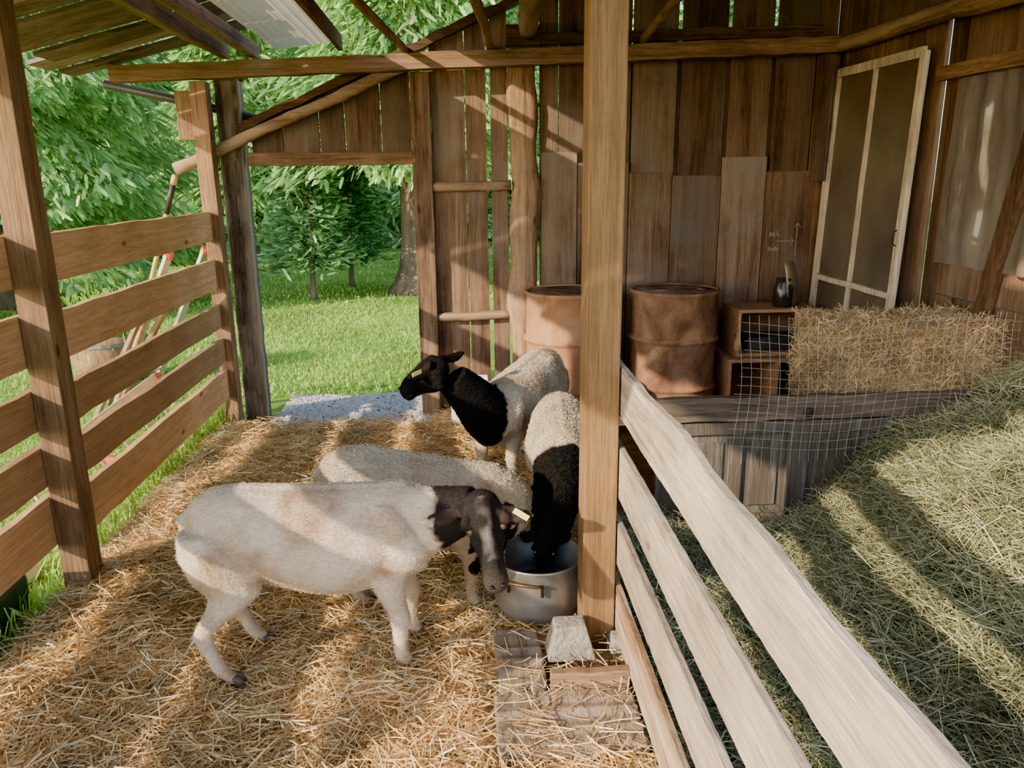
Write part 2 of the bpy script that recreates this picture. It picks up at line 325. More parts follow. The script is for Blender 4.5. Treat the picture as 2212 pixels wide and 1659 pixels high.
# lean-to roof
for x in (-1.44,-1.25):
    mb=MB(); mb.plank((x,5.50,2.465),(x,.5,2.465),.09,.05,seg=14,jit=.003); mb.obj("rafter",W(BEAM,'Y',weather=(.40,.31,.25),wamt=.6),bevel=.003,label="sawn timber rafter carrying the roof boards",category="rafter",group="sawn rafters")
mb=MB(); y=5.46
def dz(x): return 2.53+.262*(x+1.7)
for i,(w,xe) in enumerate([(.20,-2.38),(.26,-2.44),(.24,-2.28),(.30,-2.48),(.26,-2.34),(.28,-2.46),(.25,-2.38),(.26,-2.45)]+[(.25,-2.4+.05*(k%2)) for k in range(12)]):
    o_=(.028 if i%2 else 0)
    mb.plank((xe,y-w/2,dz(xe)-.03+o_),(-1.20,y-w/2,dz(-1.20)-.03+o_),w-.004,.022,up=(0,1,0),seg=6,jit=.003,tone=random.uniform(.65,1.25)); y-=w
mb.obj("ceiling",W(((.13,.082,.07),(.32,.22,.20)),'X',weather=(.36,.275,.275),wamt=.6),bevel=.002,kind="structure")
mb=MB(); n=24; vs=[];fs=[]
for j,yy in enumerate((5.48,.5)):
    for i in range(n+1):
        x=-1.12+.39*i/n; vs.append((x,yy,2.475+.05*(i/n)+(.006 if i%3==0 else 0)))
for i in range(n): fs.append((i,i+1,n+2+i,n+1+i))
mb.add(vs,fs); o=mb.obj("roof_sheet",noisemat("white_sheet",[(.3,(.70,.66,.58)),(.7,(.82,.77,.68))],3,.5,0,.05,trans=.18),label="white ribbed plastic roofing sheet lying across the rafters",category="roof sheet")
mb=MB(); mb.plank((-.70,5.46,2.51),(-.70,.5,2.51),.09,.03,seg=12,jit=.003); mb.obj("fascia_board",W(((.15,.065,.04),(.28,.14,.08)),'Y'),bevel=.003,label="red-brown board along the edge of the roofing sheet",category="board")
mb=MB(); mb.tube([(-2.2,5.46,2.27),(-1.62,5.47,2.14),(-1.14,5.62,2.03)],.028,8); mb.obj("gutter",plain("gutter",(.05,.045,.045),.4),smooth=True,label="thin black metal gutter sloping behind the posts",category="gutter")
mb=MB()
def rz(x): return max(2.86,gl(x)+.02)
for i in range(14):
    xa=-.70+i*.24; mb.add([(xa,1.3,rz(xa)),(xa+.235,1.3,rz(xa+.235)),(xa+.235,5.6,rz(xa+.235)),(xa,5.6,rz(xa))],[(0,1,2,3)])
mb.add([(-.70,.9,2.56),(-.70,4.35,2.56),(-.70,4.35,2.87),(-.70,.9,2.87)],[(0,1,2,3)])  # unseen upright strip added to block sun leaking in beside the sheet
o=mb.obj("roof",W(BARN,'Y'),kind="structure"); o.modifiers.new("s",'SOLIDIFY').thickness=.03  # unseen roof above the frame, added to keep sun off the upper wall
# right wall
mb=MB(); y=5.55
def rb(mb,y0,y1,z0,z1,x0=2.64,x1=2.665,t=1.0): mb.box(x0,x1,y0,y1,z0,z1,t)
while y>4.30:
    w=random.uniform(.16,.24); yl=max(y-w,4.28); rb(mb,yl+.006,y,0,3.6,t=random.uniform(.85,1.3)); y=yl
rb(mb,4.10,4.245,0,3.6,t=.6)
for k in range(7): rb(mb,1.0,4.10,.0+k*.17,.165+k*.17,t=random.uniform(.9,1.3))
y=4.10
while y>1.0:
    w=random.uniform(.16,.24); rb(mb,y-w+.006,y,2.19,3.6,t=random.uniform(.85,1.2)); y-=w
mb.obj("wall_right",W(BARN,'Z',weather=BW,wamt=.4),bevel=.002,kind="structure")
mb=MB(); mb.plank((2.60,4.24,2.17),(2.60,1.2,2.12),.07,.05,seg=8); mb.obj("trim_5",W(BEAM,'Y'),bevel=.003,kind="structure")
mb=MB(); mb.plank((2.61,3.86,0),(2.61,3.46,2.0),.09,.04,up=(0,1,0),seg=8); mb.obj("trim_6",W(DK,'Z'),bevel=.003,kind="structure")
mb=MB(); mb.log((2.57,5.45,2.49),(2.57,2.4,2.42),.05,.055,seg=14,wob=.012); mb.obj("wall_pole",lgy,smooth=True,label="rough round pole running along the plank wall",category="pole")
mb=MB(); mb.plank((2.55,5.44,0),(2.55,5.44,2.44),.10,.10,up=(0,1,0),seg=10); mb.obj("corner_post",W(BARN,'Z'),bevel=.004,label="square brown timber post in the barn corner",category="post")
mb=MB(); n=140; vs=[];fs=[]
zs_=[1.19+.06*i for i in range(16)]+[2.15]
for j,z in enumerate(zs_):
    for i in range(n+1):
        yy=4.12-2.9*i/n; vs.append((2.622+.008*math.sin(i*.9)+.034*noise.noise(V((yy*6,z*1.6,0)))+.010*noise.noise(V((yy*16,z*5,3))),yy,z+ (.02*noise.noise(V((yy*9,0,0))) if j==len(zs_)-1 else 0)))
for j in range(len(zs_)-1):
    for i in range(n): a=j*(n+1)+i; fs.append((a,a+1,a+n+2,a+n+1))
mb.add(vs,fs)
mb.obj("corrugated_sheet",noisemat("fibreglass",[(.35,(.085,.06,.042)),(.65,(.20,.15,.105))],2,.07,0,.0,trans=.2,spec=1.0,stretch=(1,1.5,.5)),smooth=True,label="cloudy translucent corrugated plastic sheet set in the plank wall",category="plastic sheet")
mb=MB(); mb.plank((2.50,5.36,1.62),(2.51,5.36,2.36),.16,.02,up=(0,1,0),seg=6,tone=.7); mb.obj("wall_board",W(GREY,'Z'),bevel=.002,label="short dark weathered board fixed beside the screen door",category="board")
# screen door
e=empty("screen_door",(2.52,4.83,.45),"old cream-painted wooden screen door leaning on the plank wall","screen door")
cream=wood('Z',(.50,.40,.26),(.82,.73,.56),name="old_paint",weather=(.34,.24,.16),wamt=.5)
def dx(z): return 2.50+.03*(z-.4)
def stile(y0,y1,z0,z1,w,mb,t=.03): mb.plank((dx(z0),y0,z0),(dx(z1),y1,z1),w,t,up=(0,1,0) if abs(z1-z0)>.3 else (0,0,1),seg=8,jit=.002)
mb=MB(); stile(5.31,5.31,.42,2.33,.055,mb); mb.obj("stile",cream,parent=e,bevel=.003)
mb=MB(); stile(4.33,4.33,.42,2.30,.055,mb); mb.obj("stile",cream,parent=e,bevel=.003)
mb=MB(); stile(4.83,4.83,.42,2.30,.022,mb); mb.obj("mullion",cream,parent=e,bevel=.003)
for z,w in ((2.305,.055),(.98,.035),(.46,.10)):
    mb=MB(); stile(5.30,4.34,z,z-.01,w,mb); mb.obj("door_rail",cream,parent=e,bevel=.003)
mb=MB(); mb.add([(dx(.45)+.01,5.3,.45),(dx(.45)+.01,4.34,.45),(dx(2.3)+.01,4.34,2.3),(dx(2.3)+.01,5.3,2.3)],[(0,1,2,3)])
mb.obj("screen",noisemat("screen_mesh",[(.3,(.07,.057,.04)),(.7,(.14,.115,.08))],2,.7,.1,.3,bscale=300),parent=e)
mb=MB(); mb.tube([(dx(1.3)-.02,4.33,1.26),(dx(1.3)-.04,4.33,1.275),(dx(1.3)-.04,4.33,1.335),(dx(1.3)-.02,4.33,1.35)],.004,6); mb.obj("handle",plain("iron",(.06,.045,.035),.5,.6),parent=e,smooth=True)
# ------------------------------------------------------------------ barrels
def rustmat(n,a,b_,c): return noisemat(n,[(.34,a),(.5,b_),(.64,c)],5.5,.95,0,.3,10,.6,.05,(1,1,.6),60,.003)
def barrel(cx,cy,mat,lab,lidm):
    e=empty("oil_drum",(cx,cy,0),lab,"barrel")
    R=.285; H=.93
    prof=[(0,.0),(R*.98,.0),(R,.015)]
    def rib(z): return [(R,z-.030),(R+.004,z-.018),(R+.020,z-.006),(R+.020,z+.006),(R+.004,z+.018),(R,z+.030)]
    prof+=rib(.30)+[(R-.003,.42)]+[(R-.003,.48)]+rib(.62)+[(R-.002,.80),(R,H-.02),(R+.010,H-.012),(R+.012,H),(R+.004,H+.008),(R-.012,H+.006),(R-.016,H-.004)]
    mb=MB(); mb.lathe(prof,(cx,cy,0),56); mb.obj("drum_body",mat,parent=e,smooth=True)
    mb=MB(); mb.lathe([(R-.014,H-.001),(R-.03,H+.002),(.12,H+.005),(0,H+.005)],(cx,cy,0),48); mb.lathe([(.03,H),(.034,H+.012),(.0,H+.013)],(cx+.17,cy-.05,0),14)
    mb.obj("drum_lid",lidm,parent=e,smooth=True)
lidm=rustmat("rust_lid",(.09,.055,.04),(.18,.118,.085),(.31,.215,.16))
barrel(.745,5.14,rustmat("rust_light",(.25,.115,.055),(.36,.185,.095),(.43,.25,.14)),"rusty orange-brown steel oil drum standing by the log post",lidm)
barrel(1.455,5.10,rustmat("rust_dark",(.11,.056,.034),(.21,.115,.068),(.31,.18,.11)),"dark rust-brown steel oil drum against the plank wall",lidm)
# ------------------------------------------------------------------ crates
pine=W(((.28,.155,.085),(.48,.30,.18)),'X',gr=.6)
def openbox(name,x0,x1,y0,y1,z0,z1,t,mat,lab,cat,div=None):
    mb=MB(); mb.box(x0,x1,y0,y1,z1-t,z1); mb.box(x0,x1,y0,y1,z0,z0+t); mb.box(x0,x0+t,y0,y1,z0+t,z1-t); mb.box(x1-t,x1,y0,y1,z0+t,z1-t)
    mb.box(x0+t,x1-t,y1-t,y1,z0+t,z1-t,.5)
    if div: mb.box(div,div+t,y0+.01,y1-t,z0+t,z1-t)
    return mb.obj(name,mat,bevel=.002,label=lab,category=cat)
openbox("wooden_crate",1.86,2.42,4.98,5.30,.482,.80,.022,pine,"open-fronted reddish plywood crate stacked on the shelf","crate")
openbox("wooden_shelf",1.79,2.47,4.92,5.34,.0,.478,.024,pine,"low reddish wooden shelf unit with one divider","shelf",div=2.12)
mb=MB(); mb.box(1.96,2.34,5.05,5.25,.506,.60); mb.obj("storage_box",plain("dark_box",(.03,.028,.028),.5),bevel=.01,label="small dark box inside the open plywood crate",category="box")
e=empty("oil_lantern",(2.2,5.1,.80),"dark glass oil lantern with a curved tin reflector","lantern")
mb=MB(); mb.lathe([(0,0),(.06,0),(.066,.02),(.066,.13),(.05,.16),(.05,.19),(.0,.19)],(2.2,5.1,.802),24); mb.obj("lamp_body",plain("dark_glass",(.03,.025,.02),.15),parent=e,smooth=True)
mb=MB(); vs=[];fs=[]
for i in range(9):
    for j in range(5):
        w=(j/4-.5)*.24*(1-.8*abs(i/8-.35)); vs.append((2.275+.05*math.sin(j/4*math.pi)-.06*(i/8)**2+w*.6,5.12+w*.8,.805+.30*(i/8)))
for i in range(8):
    for j in range(4): a=i*5+j; fs.append((a,a+1,a+6,a+5))
mb.add(vs,fs); o=mb.obj("reflector",plain("tin",(.24,.18,.11),.4,.4),parent=e,smooth=True); o.modifiers.new("s",'SOLIDIFY').thickness=.004
# chalk writing
chalk=plain("chalk",(.46,.39,.32),.9)
e=empty("chalk_writing",(2.34,5.49,1.2),"white chalk note and arrow on the wall boards","writing")
for s,x,z in (("ALL",2.235,1.235),("9x6",2.235,1.13)):
    t=bpy.data.curves.new("letters",'FONT'); t.body=s; t.size=.05; t.extrude=.0006; t.offset=-.0008
    o=bpy.data.objects.new("tmp",t); link(o); dg=bpy.context.evaluated_depsgraph_get(); dg.update(); me=bpy.data.meshes.new_from_object(o.evaluated_get(dg)); bpy.data.objects.remove(o)
    me.transform(Matrix.Translation((x,5.494,z))@Matrix.Rotation(math.radians(-8),4,'Y')@Matrix.Rotation(math.pi/2,4,'X')); me.materials.clear(); me.materials.append(chalk)
    o=bpy.data.objects.new("letters",me); link(o); setparent(o,e)
mb=MB()
for a,b in [((2.29,1.205),(2.42,1.205)),((2.42,1.205),(2.395,1.23)),((2.42,1.205),(2.395,1.18)),((2.435,1.10),(2.44,1.33)),((2.44,1.33),(2.415,1.30)),((2.44,1.33),(2.465,1.30))]:
    mb.tube([(a[0],5.494,a[1]),(b[0],5.494,b[1])],.0013,5)
mb.obj("arrow",chalk,parent=e)
# ------------------------------------------------------------------ straw bales
def bale(x0,x1,y0,y1,z0,z1,lab,n):
    e=empty("straw_bale",((x0+x1)/2,(y0+y1)/2,z0),lab,"straw bale","stacked straw bales")
    mb=MB()
    bm=bmesh.new(); bmesh.ops.create_cube(bm,size=1); bmesh.ops.subdivide_edges(bm,edges=bm.edges[:],cuts=9,use_grid_fill=True)
    for v in bm.verts:
        p=v.co; p=V(((x0+x1)/2+p.x*(x1-x0),(y0+y1)/2+p.y*(y1-y0),(z0+z1)/2+p.z*(z1-z0)))
        q=v.co; k=(abs(q.x)>.45)+(abs(q.y)>.45)+(abs(q.z)>.45)
        if k>=2: p=p.lerp(V(((x0+x1)/2,(y0+y1)/2,(z0+z1)/2)),.04)
        p+=V((noise.noise(p*9),noise.noise(p*9+V((5,0,0))),noise.noise(p*9+V((0,5,0)))))*.02; v.co=p
    bm.faces.ensure_lookup_table(); vs=[tuple(v.co) for v in bm.verts]; fs=[tuple(v.index for v in f.verts) for f in bm.faces]; bm.free()
    mb.add(vs,fs); mb.obj("bale_core",strawbase,parent=e,smooth=True)
    A=np.array([x0,y0,z0]);B=np.array([x1,y1,z1])
    pts=[];dirs=[]
    for ax,side,k in ((1,0,.45),(0,0,.2),(2,1,.3),(1,1,.05)):
        m=int(n*k); p=A+(B-A)*rng.uniform(0,1,(m,3)); p[:,ax]=(A if side==0 else B)[ax]+rng.normal(0,.010,m); d=rng.normal(size=(m,3)); d[:,ax]*=.35
        pts.append(p);dirs.append(d)
    p=np.concatenate(pts);d=np.concatenate(dirs); m=len(p)
    o=strands("bale_straw",p,d,rng.uniform(.03,.12,m),rng.uniform(.002,.0045,m),strawcols(m,[(.64,.47,.25),(.52,.36,.18),(.74,.58,.34),(.36,.235,.115)],.12,np.stack([p[:,0]*2,p[:,2]*2+p[:,1]],axis=1)),strawm,.1); setparent(o,e)
    for xx in (x0+(x1-x0)*.3,x0+(x1-x0)*.7):
        mb=MB(); mb.tube([(xx,y0-.008,z0),(xx,y0-.010,z1+.002),(xx,y0+.01,z1+.006),(xx,y1,z1+.006)],.003,5); mb.obj("twine",plain("twine",(.55,.42,.2),.8),parent=e)
bale(1.79,2.60,3.53,3.95,.02,.50,"rectangular straw bale under another bale",2500)
bale(1.78,2.62,3.50,3.92,.515,.955,"long golden straw bale tied with twine behind the wire mesh",20000)
# ------------------------------------------------------------------ partition and wire
e=empty("low_partition",(1.75,3.42,0),"low weathered partition made from an old panelled door under a rail","partition")
mb=MB(); mb.plank((.60,3.43,.595),(2.60,3.43,.595),.115,.045,seg=20,jit=.004); mb.obj("rail",W(((.08,.06,.045),(.21,.165,.125)),'X',weather=(.20,.15,.105),wamt=.5),parent=e,bevel=.004)
paint=wood('Z',(.085,.078,.068),(.22,.205,.18),name="peeling",weather=(.085,.062,.042),wamt=.7)
mb=MB(); mb.box(.92,2.60,3.44,3.46,.0,.53)
for xa,xb in [(.92,1.05),(1.29,1.34),(1.56,1.66),(1.92,1.98),(2.2,2.3),(2.5,2.6)]: mb.box(xa,xb,3.418,3.439,.0,.53)
for za,zb in [(.0,.06),(.47,.53)]: mb.box(1.05,2.5,3.419,3.438,za,zb)
for xa,xb in [(1.09,1.25),(1.38,1.52),(1.70,1.88),(2.02,2.16),(2.34,2.46)]: mb.box(xa,xb,3.430,3.4395,.10,.43)
mb.obj("door_panel",paint,parent=e,bevel=.005)
mb=MB(); mb.lathe([(0,-.004),(.022,-.004),(.024,.0),(.02,.003),(0,.004)],(0,0,0),16)
mb.v=[(1.64+v[0],3.402-v[2],.575+v[1]) for v in mb.v]; mb.obj("knot",plain("knotdark",(.035,.024,.017),.7),parent=e,smooth=True)  # dark wood knot in the rail, modelled as a small flush disc
mb=MB(); wr=.0011
xs=np.arange(1.27,2.60,.048); zs=np.arange(.42,1.04,.042)
bulge=lambda x,z: 3.375-.03*math.sin(x*5+z*3)-.06*max(0,z-.65)-.03*max(0,.5-z)
for x in xs: mb.tube([(x+.014*math.sin(z*9+x),bulge(x,z),z) for z in np.linspace(.38+.04*math.sin(x*3),1.03+.02*math.sin(x*6),9)],wr,4,ref=(0,1,0.1))
for z in zs: mb.tube([(x,bulge(x,z)+.002,z+.020*math.sin(x*6+z)-.012*math.sin((x-1.27)/1.33*math.pi)) for x in np.linspace(1.26+.03*math.sin(z*9),2.60,16)],wr,4,ref=(0,1,.1))
mb.obj("wire_mesh",plain("galvanised",(.36,.34,.30),.55,.2),label="galvanised welded wire mesh panel fixed above the partition",category="wire mesh")
# ------------------------------------------------------------------ pot, blocks, slabs
e=empty("stock_pot",(.285,2.73,0),"large dented aluminium stock pot used as a feed trough","pot")
R=.172
alu=noisemat("aluminium",[(.3,(.26,.25,.235)),(.7,(.44,.43,.41))],6,.45,.75,.25,8,bscale=9,bdist=.02)
mb=MB(); mb.lathe([(0,.03),(R*.80,.03),(R*.92,.042),(R*.99,.075),(R,.13),(R,.215+.03),(R+.006,.222+.03),(R+.004,.228+.03),(R-.005,.226+.03),(R-.006,.12),(R*.90,.055),(0,.046)],(.285,2.73,0),56); mb.obj("pot_body",alu,parent=e,smooth=True)
hm=plain("handle_metal",(.14,.08,.05),.5,.7)
for ang in (math.radians(248),math.radians(68)):
    c=V((.285,2.73,0)); o_=V((math.cos(ang),math.sin(ang),0)); s_=V((-math.sin(ang),math.cos(ang),0))
    q=[c+o_*(R+.002)+s_*-.065+V((0,0,.17)),c+o_*(R+.004)+s_*-.065+V((0,0,.215)),c+o_*(R+.035)+s_*-.055+V((0,0,.225)),c+o_*(R+.04)+V((0,0,.227)),c+o_*(R+.035)+s_*.055+V((0,0,.225)),c+o_*(R+.004)+s_*.065+V((0,0,.215)),c+o_*(R+.002)+s_*.065+V((0,0,.17))]
    mb=MB(); mb.tube(q,.0065,8); mb.obj("handle",hm,parent=e,smooth=True)
mb=MB(); mb.lathe([(0,.09),(.15,.095),(.162,.096)],(.285,2.73,0),30); mb.obj("feed",noisemat("feed",[(.3,(.02,.012,.008)),(.7,(.08,.05,.03))],60,.95,0,.8),parent=e)
conc=noisemat("concrete",[(.3,(.22,.20,.175)),(.7,(.40,.37,.33))],25,.95,0,.9,8,bscale=60,bdist=.02)
def frustum(x0,x1,y0,y1,z0,z1,i,name,lab,cat):
    mb=MB(); c=[(x0,y0,z0),(x1,y0,z0),(x1,y1,z0),(x0,y1,z0),(x0+i,y0+i,z1),(x1-i,y0+i,z1),(x1-i,y1-i*.3,z1),(x0+i,y1-i*.3,z1)]
    mb.add(c,[(3,2,1,0),(4,5,6,7),(0,1,5,4),(1,2,6,5),(2,3,7,6),(3,0,4,7)]); return mb.obj(name,conc,bevel=.006,label=lab,category=cat)
frustum(.275,.445,2.33,2.45,.04,.155,.032,"concrete_block","pale grey tapered concrete pier block against the post","concrete block")
frustum(.50,.58,2.36,2.44,.04,.09,.012,"concrete_block","small broken concrete lump at the foot of the post","concrete block")
slab=wood('Y',(.16,.12,.09),(.34,.27,.205),name="slab",weather=(.36,.31,.25),wamt=.6)
def slabbox(x0,x1,y0,y1,z0,z1,lab,mat=slab):
    mb=MB(); mb.plank(((x0+x1)/2,y0,(z0+z1)/2),((x0+x1)/2,y1,(z0+z1)/2),z1-z0,x1-x0,seg=10,jit=.005); return mb.obj("wood_slab",mat,bevel=.008,label=lab,category="wood slab")
slabbox(.10,.26,2.20,2.54,-.0,.055,"short weathered brown timber slab lying in straw")
slabbox(.08,.525,1.90,2.165,-.0,.06,"wide flat rough wooden slab dusted with straw")
mb=MB(); mb.plank((.27,2.205,.045),(.53,2.205,.045),.10,.035,seg=6,jit=.002); mb.obj("wood_plank",W(((.22,.14,.08),(.40,.28,.18)),'X'),bevel=.003,label="knotty light-brown plank on edge below the concrete block",category="plank")
mb=MB(); mb.plank((.27,2.28,.022),(.53,2.28,.022),.03,.10,seg=6,jit=.003); mb.obj("wood_plank",W(DK,'X'),bevel=.003,label="dark plank lying flat under the concrete block",category="plank")
n=260; xy=np.stack([rng.uniform(.05,.52,n),1.85+.68*rng.uniform(0,1,n)**1.5],axis=1); th=rng.uniform(0,6.28,n)
o=strands("straw_stalks",np.concatenate([xy,rng.uniform(.058,.075,(n,1))],axis=1),np.stack([np.cos(th),np.sin(th),rng.normal(0,.06,n)],axis=1),rng.uniform(.04,.14,n),rng.uniform(.0025,.005,n),strawcols(n,SP),strawm,.1); setparent(o,bed)
wp=plain("white_plastic",(.78,.80,.86),.4)
for x0,x1,z in ((-.06,.20,.31),(.25,.36,.27)):
    mb=MB(); y0,y1=5.10,5.38; t=.006
    mb.box(x0,x1,y0,y0+t,.0,z); mb.box(x0,x1,y1-t,y1,.0,z); mb.box(x0,x0+t,y0+t,y1-t,.0,z); mb.box(x1-t,x1,y0+t,y1-t,.0,z); mb.box(x0+t,x1-t,y0+t,y1-t,0,.01)
    mb.box(x0-.006,x1+.006,y0-.006,y0-.0005,z-.02,z)
    mb.obj("plastic_bin",wp,label="open white plastic bin near the door jamb",category="bin",group="white plastic bins")
# ------------------------------------------------------------------ outdoor clutter
yel=plain("yellow_paint",(.62,.42,.12),.5); blk=plain("black_plastic",(.03,.03,.03),.5); al2=plain("ladder_alu",(.50,.51,.51),.4,.6); redp=plain("red_plastic",(.48,.08,.04),.5); white=plain("white_paint",(.56,.54,.48),.5)
e=empty("shovel",(-2.55,5.8,0),"long yellow-handled shovel with black grip leaning on the fence","shovel")
a,b=V((-2.55,5.85,.02)),V((-1.76,5.25,1.70)); mb=MB(); mb.tube([a.lerp(b,.14),a.lerp(b,.86)],.015,10); mb.obj("handle",yel,parent=e,smooth=True)
mb=MB(); mb.tube([a.lerp(b,.86),a.lerp(b,.97)],.018,10); mb.obj("grip",blk,parent=e,smooth=True)
mb=MB(); mb.tube([a.lerp(b,.97),b],.020,10); mb.obj("cap",yel,parent=e,smooth=True)
mb=MB(); mb.plank(a,a.lerp(b,.14),.20,.006,up=(1,.3,.2),seg=4); mb.obj("blade",plain("steel",(.25,.24,.23),.4,.8),parent=e)
def ladder(a,b,side,n,railm,endm,lab):
    e=empty("ladder",a,lab,"ladder"); a=V(a);b=V(b);s=V(side)
    for k in (0,1):
        mb=MB(); mb.plank(a+s*k,b+s*k,.06,.022,up=tuple(s.normalized()),seg=4,jit=0); mb.obj("side_rail",railm,parent=e)
        for p in (a,b): 
            mb=MB(); mb.tube([p+s*k-(b-a).normalized()*.02,p+s*k+(b-a).normalized()*.02],.030,8); mb.obj("end_cap",endm,parent=e)
    for i in range(n):
        p=a.lerp(b,(i+.5)/n); mb=MB(); mb.tube([p,p+s],.012,8); mb.obj("rung",al2,parent=e,smooth=True)
ladder((-2.42,5.30,.03),(-1.78,5.02,1.22),(.12,.34,0),5,al2,redp,"aluminium ladder with red end caps leaning on the fence")
ladder((-1.86,3.3,.12),(-1.80,4.95,.22),(-.12,0,.24),6,white,redp,"pale ladder with red end caps lying beside the fence")
def stick(p0,p1,r,mat,name,lab,headm=None):
    e=empty(name,p0,lab,name.replace('_',' ')); mb=MB(); mb.tube([p0,p1],r,8); mb.obj("handle",mat,parent=e,smooth=True)
    q=V(p0); mb=MB(); mb.plank(q+V((-.14,.04,.02)),q+V((.14,-.04,.02)),.05,.03,seg=3); mb.obj("head",headm or blk,parent=e)
stick((-2.75,6.0,.03),(-1.85,5.1,1.12),.016,yel,"garden_rake","yellow-handled garden rake leaning behind the fence",redp)
stick((-2.2,4.6,.03),(-1.76,5.15,1.38),.014,W(((.4,.25,.12),(.6,.4,.22)),'Z'),"broom","wooden-handled broom leaning on the fence",redp)
for p0,p1,w_ in (((-2.35,5.0,.02),(-1.78,5.0,.98),.08),((-2.6,5.5,.02),(-1.80,4.75,1.05),.06)):
    mb=MB(); mb.plank(p0,p1,w_,.025,up=(0,1,0),seg=6); mb.obj("lumber_board",W(((.26,.17,.10),(.48,.35,.23)),'Z',weather=(.5,.4,.3)),bevel=.002,label="pale offcut board leaning against the outside of the fence",category="board",group="leaning boards")
e=empty("barrel_planter",(-3.0,6.8,0),"half wooden barrel planter with metal hoops on the lawn","planter")
mb=MB(); mb.lathe([(0,.0),(.24,0),(.30,.2),(.31,.32),(.30,.42),(.275,.42),(.27,.33),(0,.33)],(-3.0,6.8,0),28); mb.obj("staves",W(((.20,.12,.07),(.40,.27,.16)),'Z'),parent=e,smooth=True)
for z,r in ((.10,.278),(.34,.314)):
    mb=MB(); mb.lathe([(r-.005,z),(r+.004,z),(r+.004,z+.03),(r-.005,z+.03)],(-3.0,6.8,0),28); mb.obj("hoop",plain("hoop",(.2,.2,.2),.5,.6),parent=e)
x=rng.uniform(-3.2,-2.8,160); y=rng.uniform(6.6,7.0,160); o=strands("leaves",np.stack([x,y,np.full(160,.55)],axis=1),np.stack([rng.normal(0,.5,160),rng.normal(0,.5,160),np.ones(160)],axis=1),rng.uniform(.3,.6,160),rng.uniform(.01,.02,160),strawcols(160,[(.25,.45,.06),(.35,.55,.1)]),leafm,.3); setparent(o,e)
e=empty("sprinkler",(-1.95,3.2,0),"round white garden sprinkler with a red cap","sprinkler")
mb=MB(); mb.lathe([(0,.0),(.10,0),(.10,.03),(.05,.06),(.05,.10),(0,.10)],(-1.95,3.2,0),24); mb.obj("base",white,parent=e,smooth=True)
mb=MB(); mb.lathe([(.052,.08),(.056,.11),(.04,.135),(0,.14)],(-1.95,3.2,0),20); mb.obj("cap",redp,parent=e,smooth=True)
mb=MB(); mb.box(-2.05,-1.74,2.35,2.95,0,.16); mb.box(-2.03,-1.76,2.37,2.93,.155,.20)
mb.obj("plastic_tub",plain("green_plastic",(.015,.05,.035),.4),bevel=.02,label="dark green plastic tub sitting outside the fence",category="tub")
# ------------------------------------------------------------------ trees
bark=noisemat("bark",[(.3,(.07,.052,.04)),(.7,(.22,.17,.125))],10,.95,0,.9,8,stretch=(1,1,.2),bscale=20,bdist=.04)
def fronds(n,H,R,z0,L,nl,droop,pal,prof=.8,wid=.03,inner=.5,tiers=5.0):
    t=rng.uniform(0,1,n)**1.15; z=z0+(H-z0)*t; th=rng.uniform(0,2*np.pi,n)
    layerf=.76+.24*np.sin(z*tiers+3*np.sin(th*3))
    rr=R*(1-t)**prof*(inner+(1-inner)*np.sqrt(rng.uniform(0,1,n)))*layerf
    o=np.stack([np.cos(th),np.sin(th),np.zeros(n)],axis=1); P=o*rr[:,None]; P[:,2]=z-rr*.18
    d=unit(o+np.stack([rng.normal(0,.45,n),rng.normal(0,.45,n),-droop+rng.normal(0,.25,n)],axis=1))
    s=unit(np.cross(d,unit(rng.normal(size=(n,3))*.5+np.array([0,0,1.]))))
    Lf=L*rng.uniform(.6,1.3,n); base=strawcols(n,pal,.18)
    quads=[];cols=[]
    for k in range(nl):
        f=k/nl; sg=1 if k%2 else -1
        b0=P+d*(Lf*f)[:,None]; ld=unit(d*1.2+s*sg*.5) if k<nl-1 else d
        ln=(Lf*(.38-.2*f))[:,None]; w=wid*L/.4
        nrm=unit(np.cross(ld,s*0.3+np.cross(d,s)))
        wv=nrm*w/2*1.0
        q=np.stack([b0-wv,b0+wv,b0+ld*ln+wv*.3,b0+ld*ln-wv*.3],axis=1); quads.append(q)
        cols.append(np.repeat((base*(.8+.5*f))[:,None,:],4,axis=1))
    q=np.concatenate(quads).reshape(-1,3); c=np.concatenate(cols).reshape(-1,3)
    return q,np.clip(c,0,.95),n*nl
def tree(name,loc,H,R,z0,n,L,nl,droop,pal,lab,trunk=.12,group=None,prof=.8,wid=.03,inner=.5,cat="tree",tiers=5.0):
    e=empty(name,loc,lab,cat,group)
    mb=MB(); mb.tube([(0,0,-.1),(0,0,.15),(.02,.02,H*.4),(0,0,H*.97)],[trunk*1.5,trunk,trunk*.6,.02],10,jit=.06)
    t=mb.obj("trunk",bark,smooth=True); t.parent=e
    q,c,m=fronds(n,H,R,z0,L,nl,droop,pal,prof,wid,inner,tiers); f=quadmesh("foliage",q,m,c,leafm); f.parent=e
    return e,t,f
CED=[(.31,.54,.18),(.42,.66,.23),(.21,.40,.13),(.54,.75,.32)]
FIR=[(.16,.33,.15),(.23,.44,.18),(.34,.56,.24),(.10,.22,.11)]
tree("cedar_tree",(-6.3,11.5,0),9.0,2.9,.9,30000,.20,9,.8,CED,"large bright green cedar with drooping sprays on the lawn",.25,prof=.5,wid=.06,inner=.75)
tree("cedar_tree",(-9.3,8.5,0),8.5,2.5,.9,16000,.20,9,.8,CED,"large green cedar with drooping sprays at the lawn edge",.22,prof=.5,wid=.06,inner=.75)
tree("fir_sapling",(-2.10,11.6,0),2.6,.80,.48,3600,.16,8,-.1,FIR,"small green fir sapling with tiered branches on the lawn",.045,prof=.75,wid=.06,inner=.1,tiers=14)
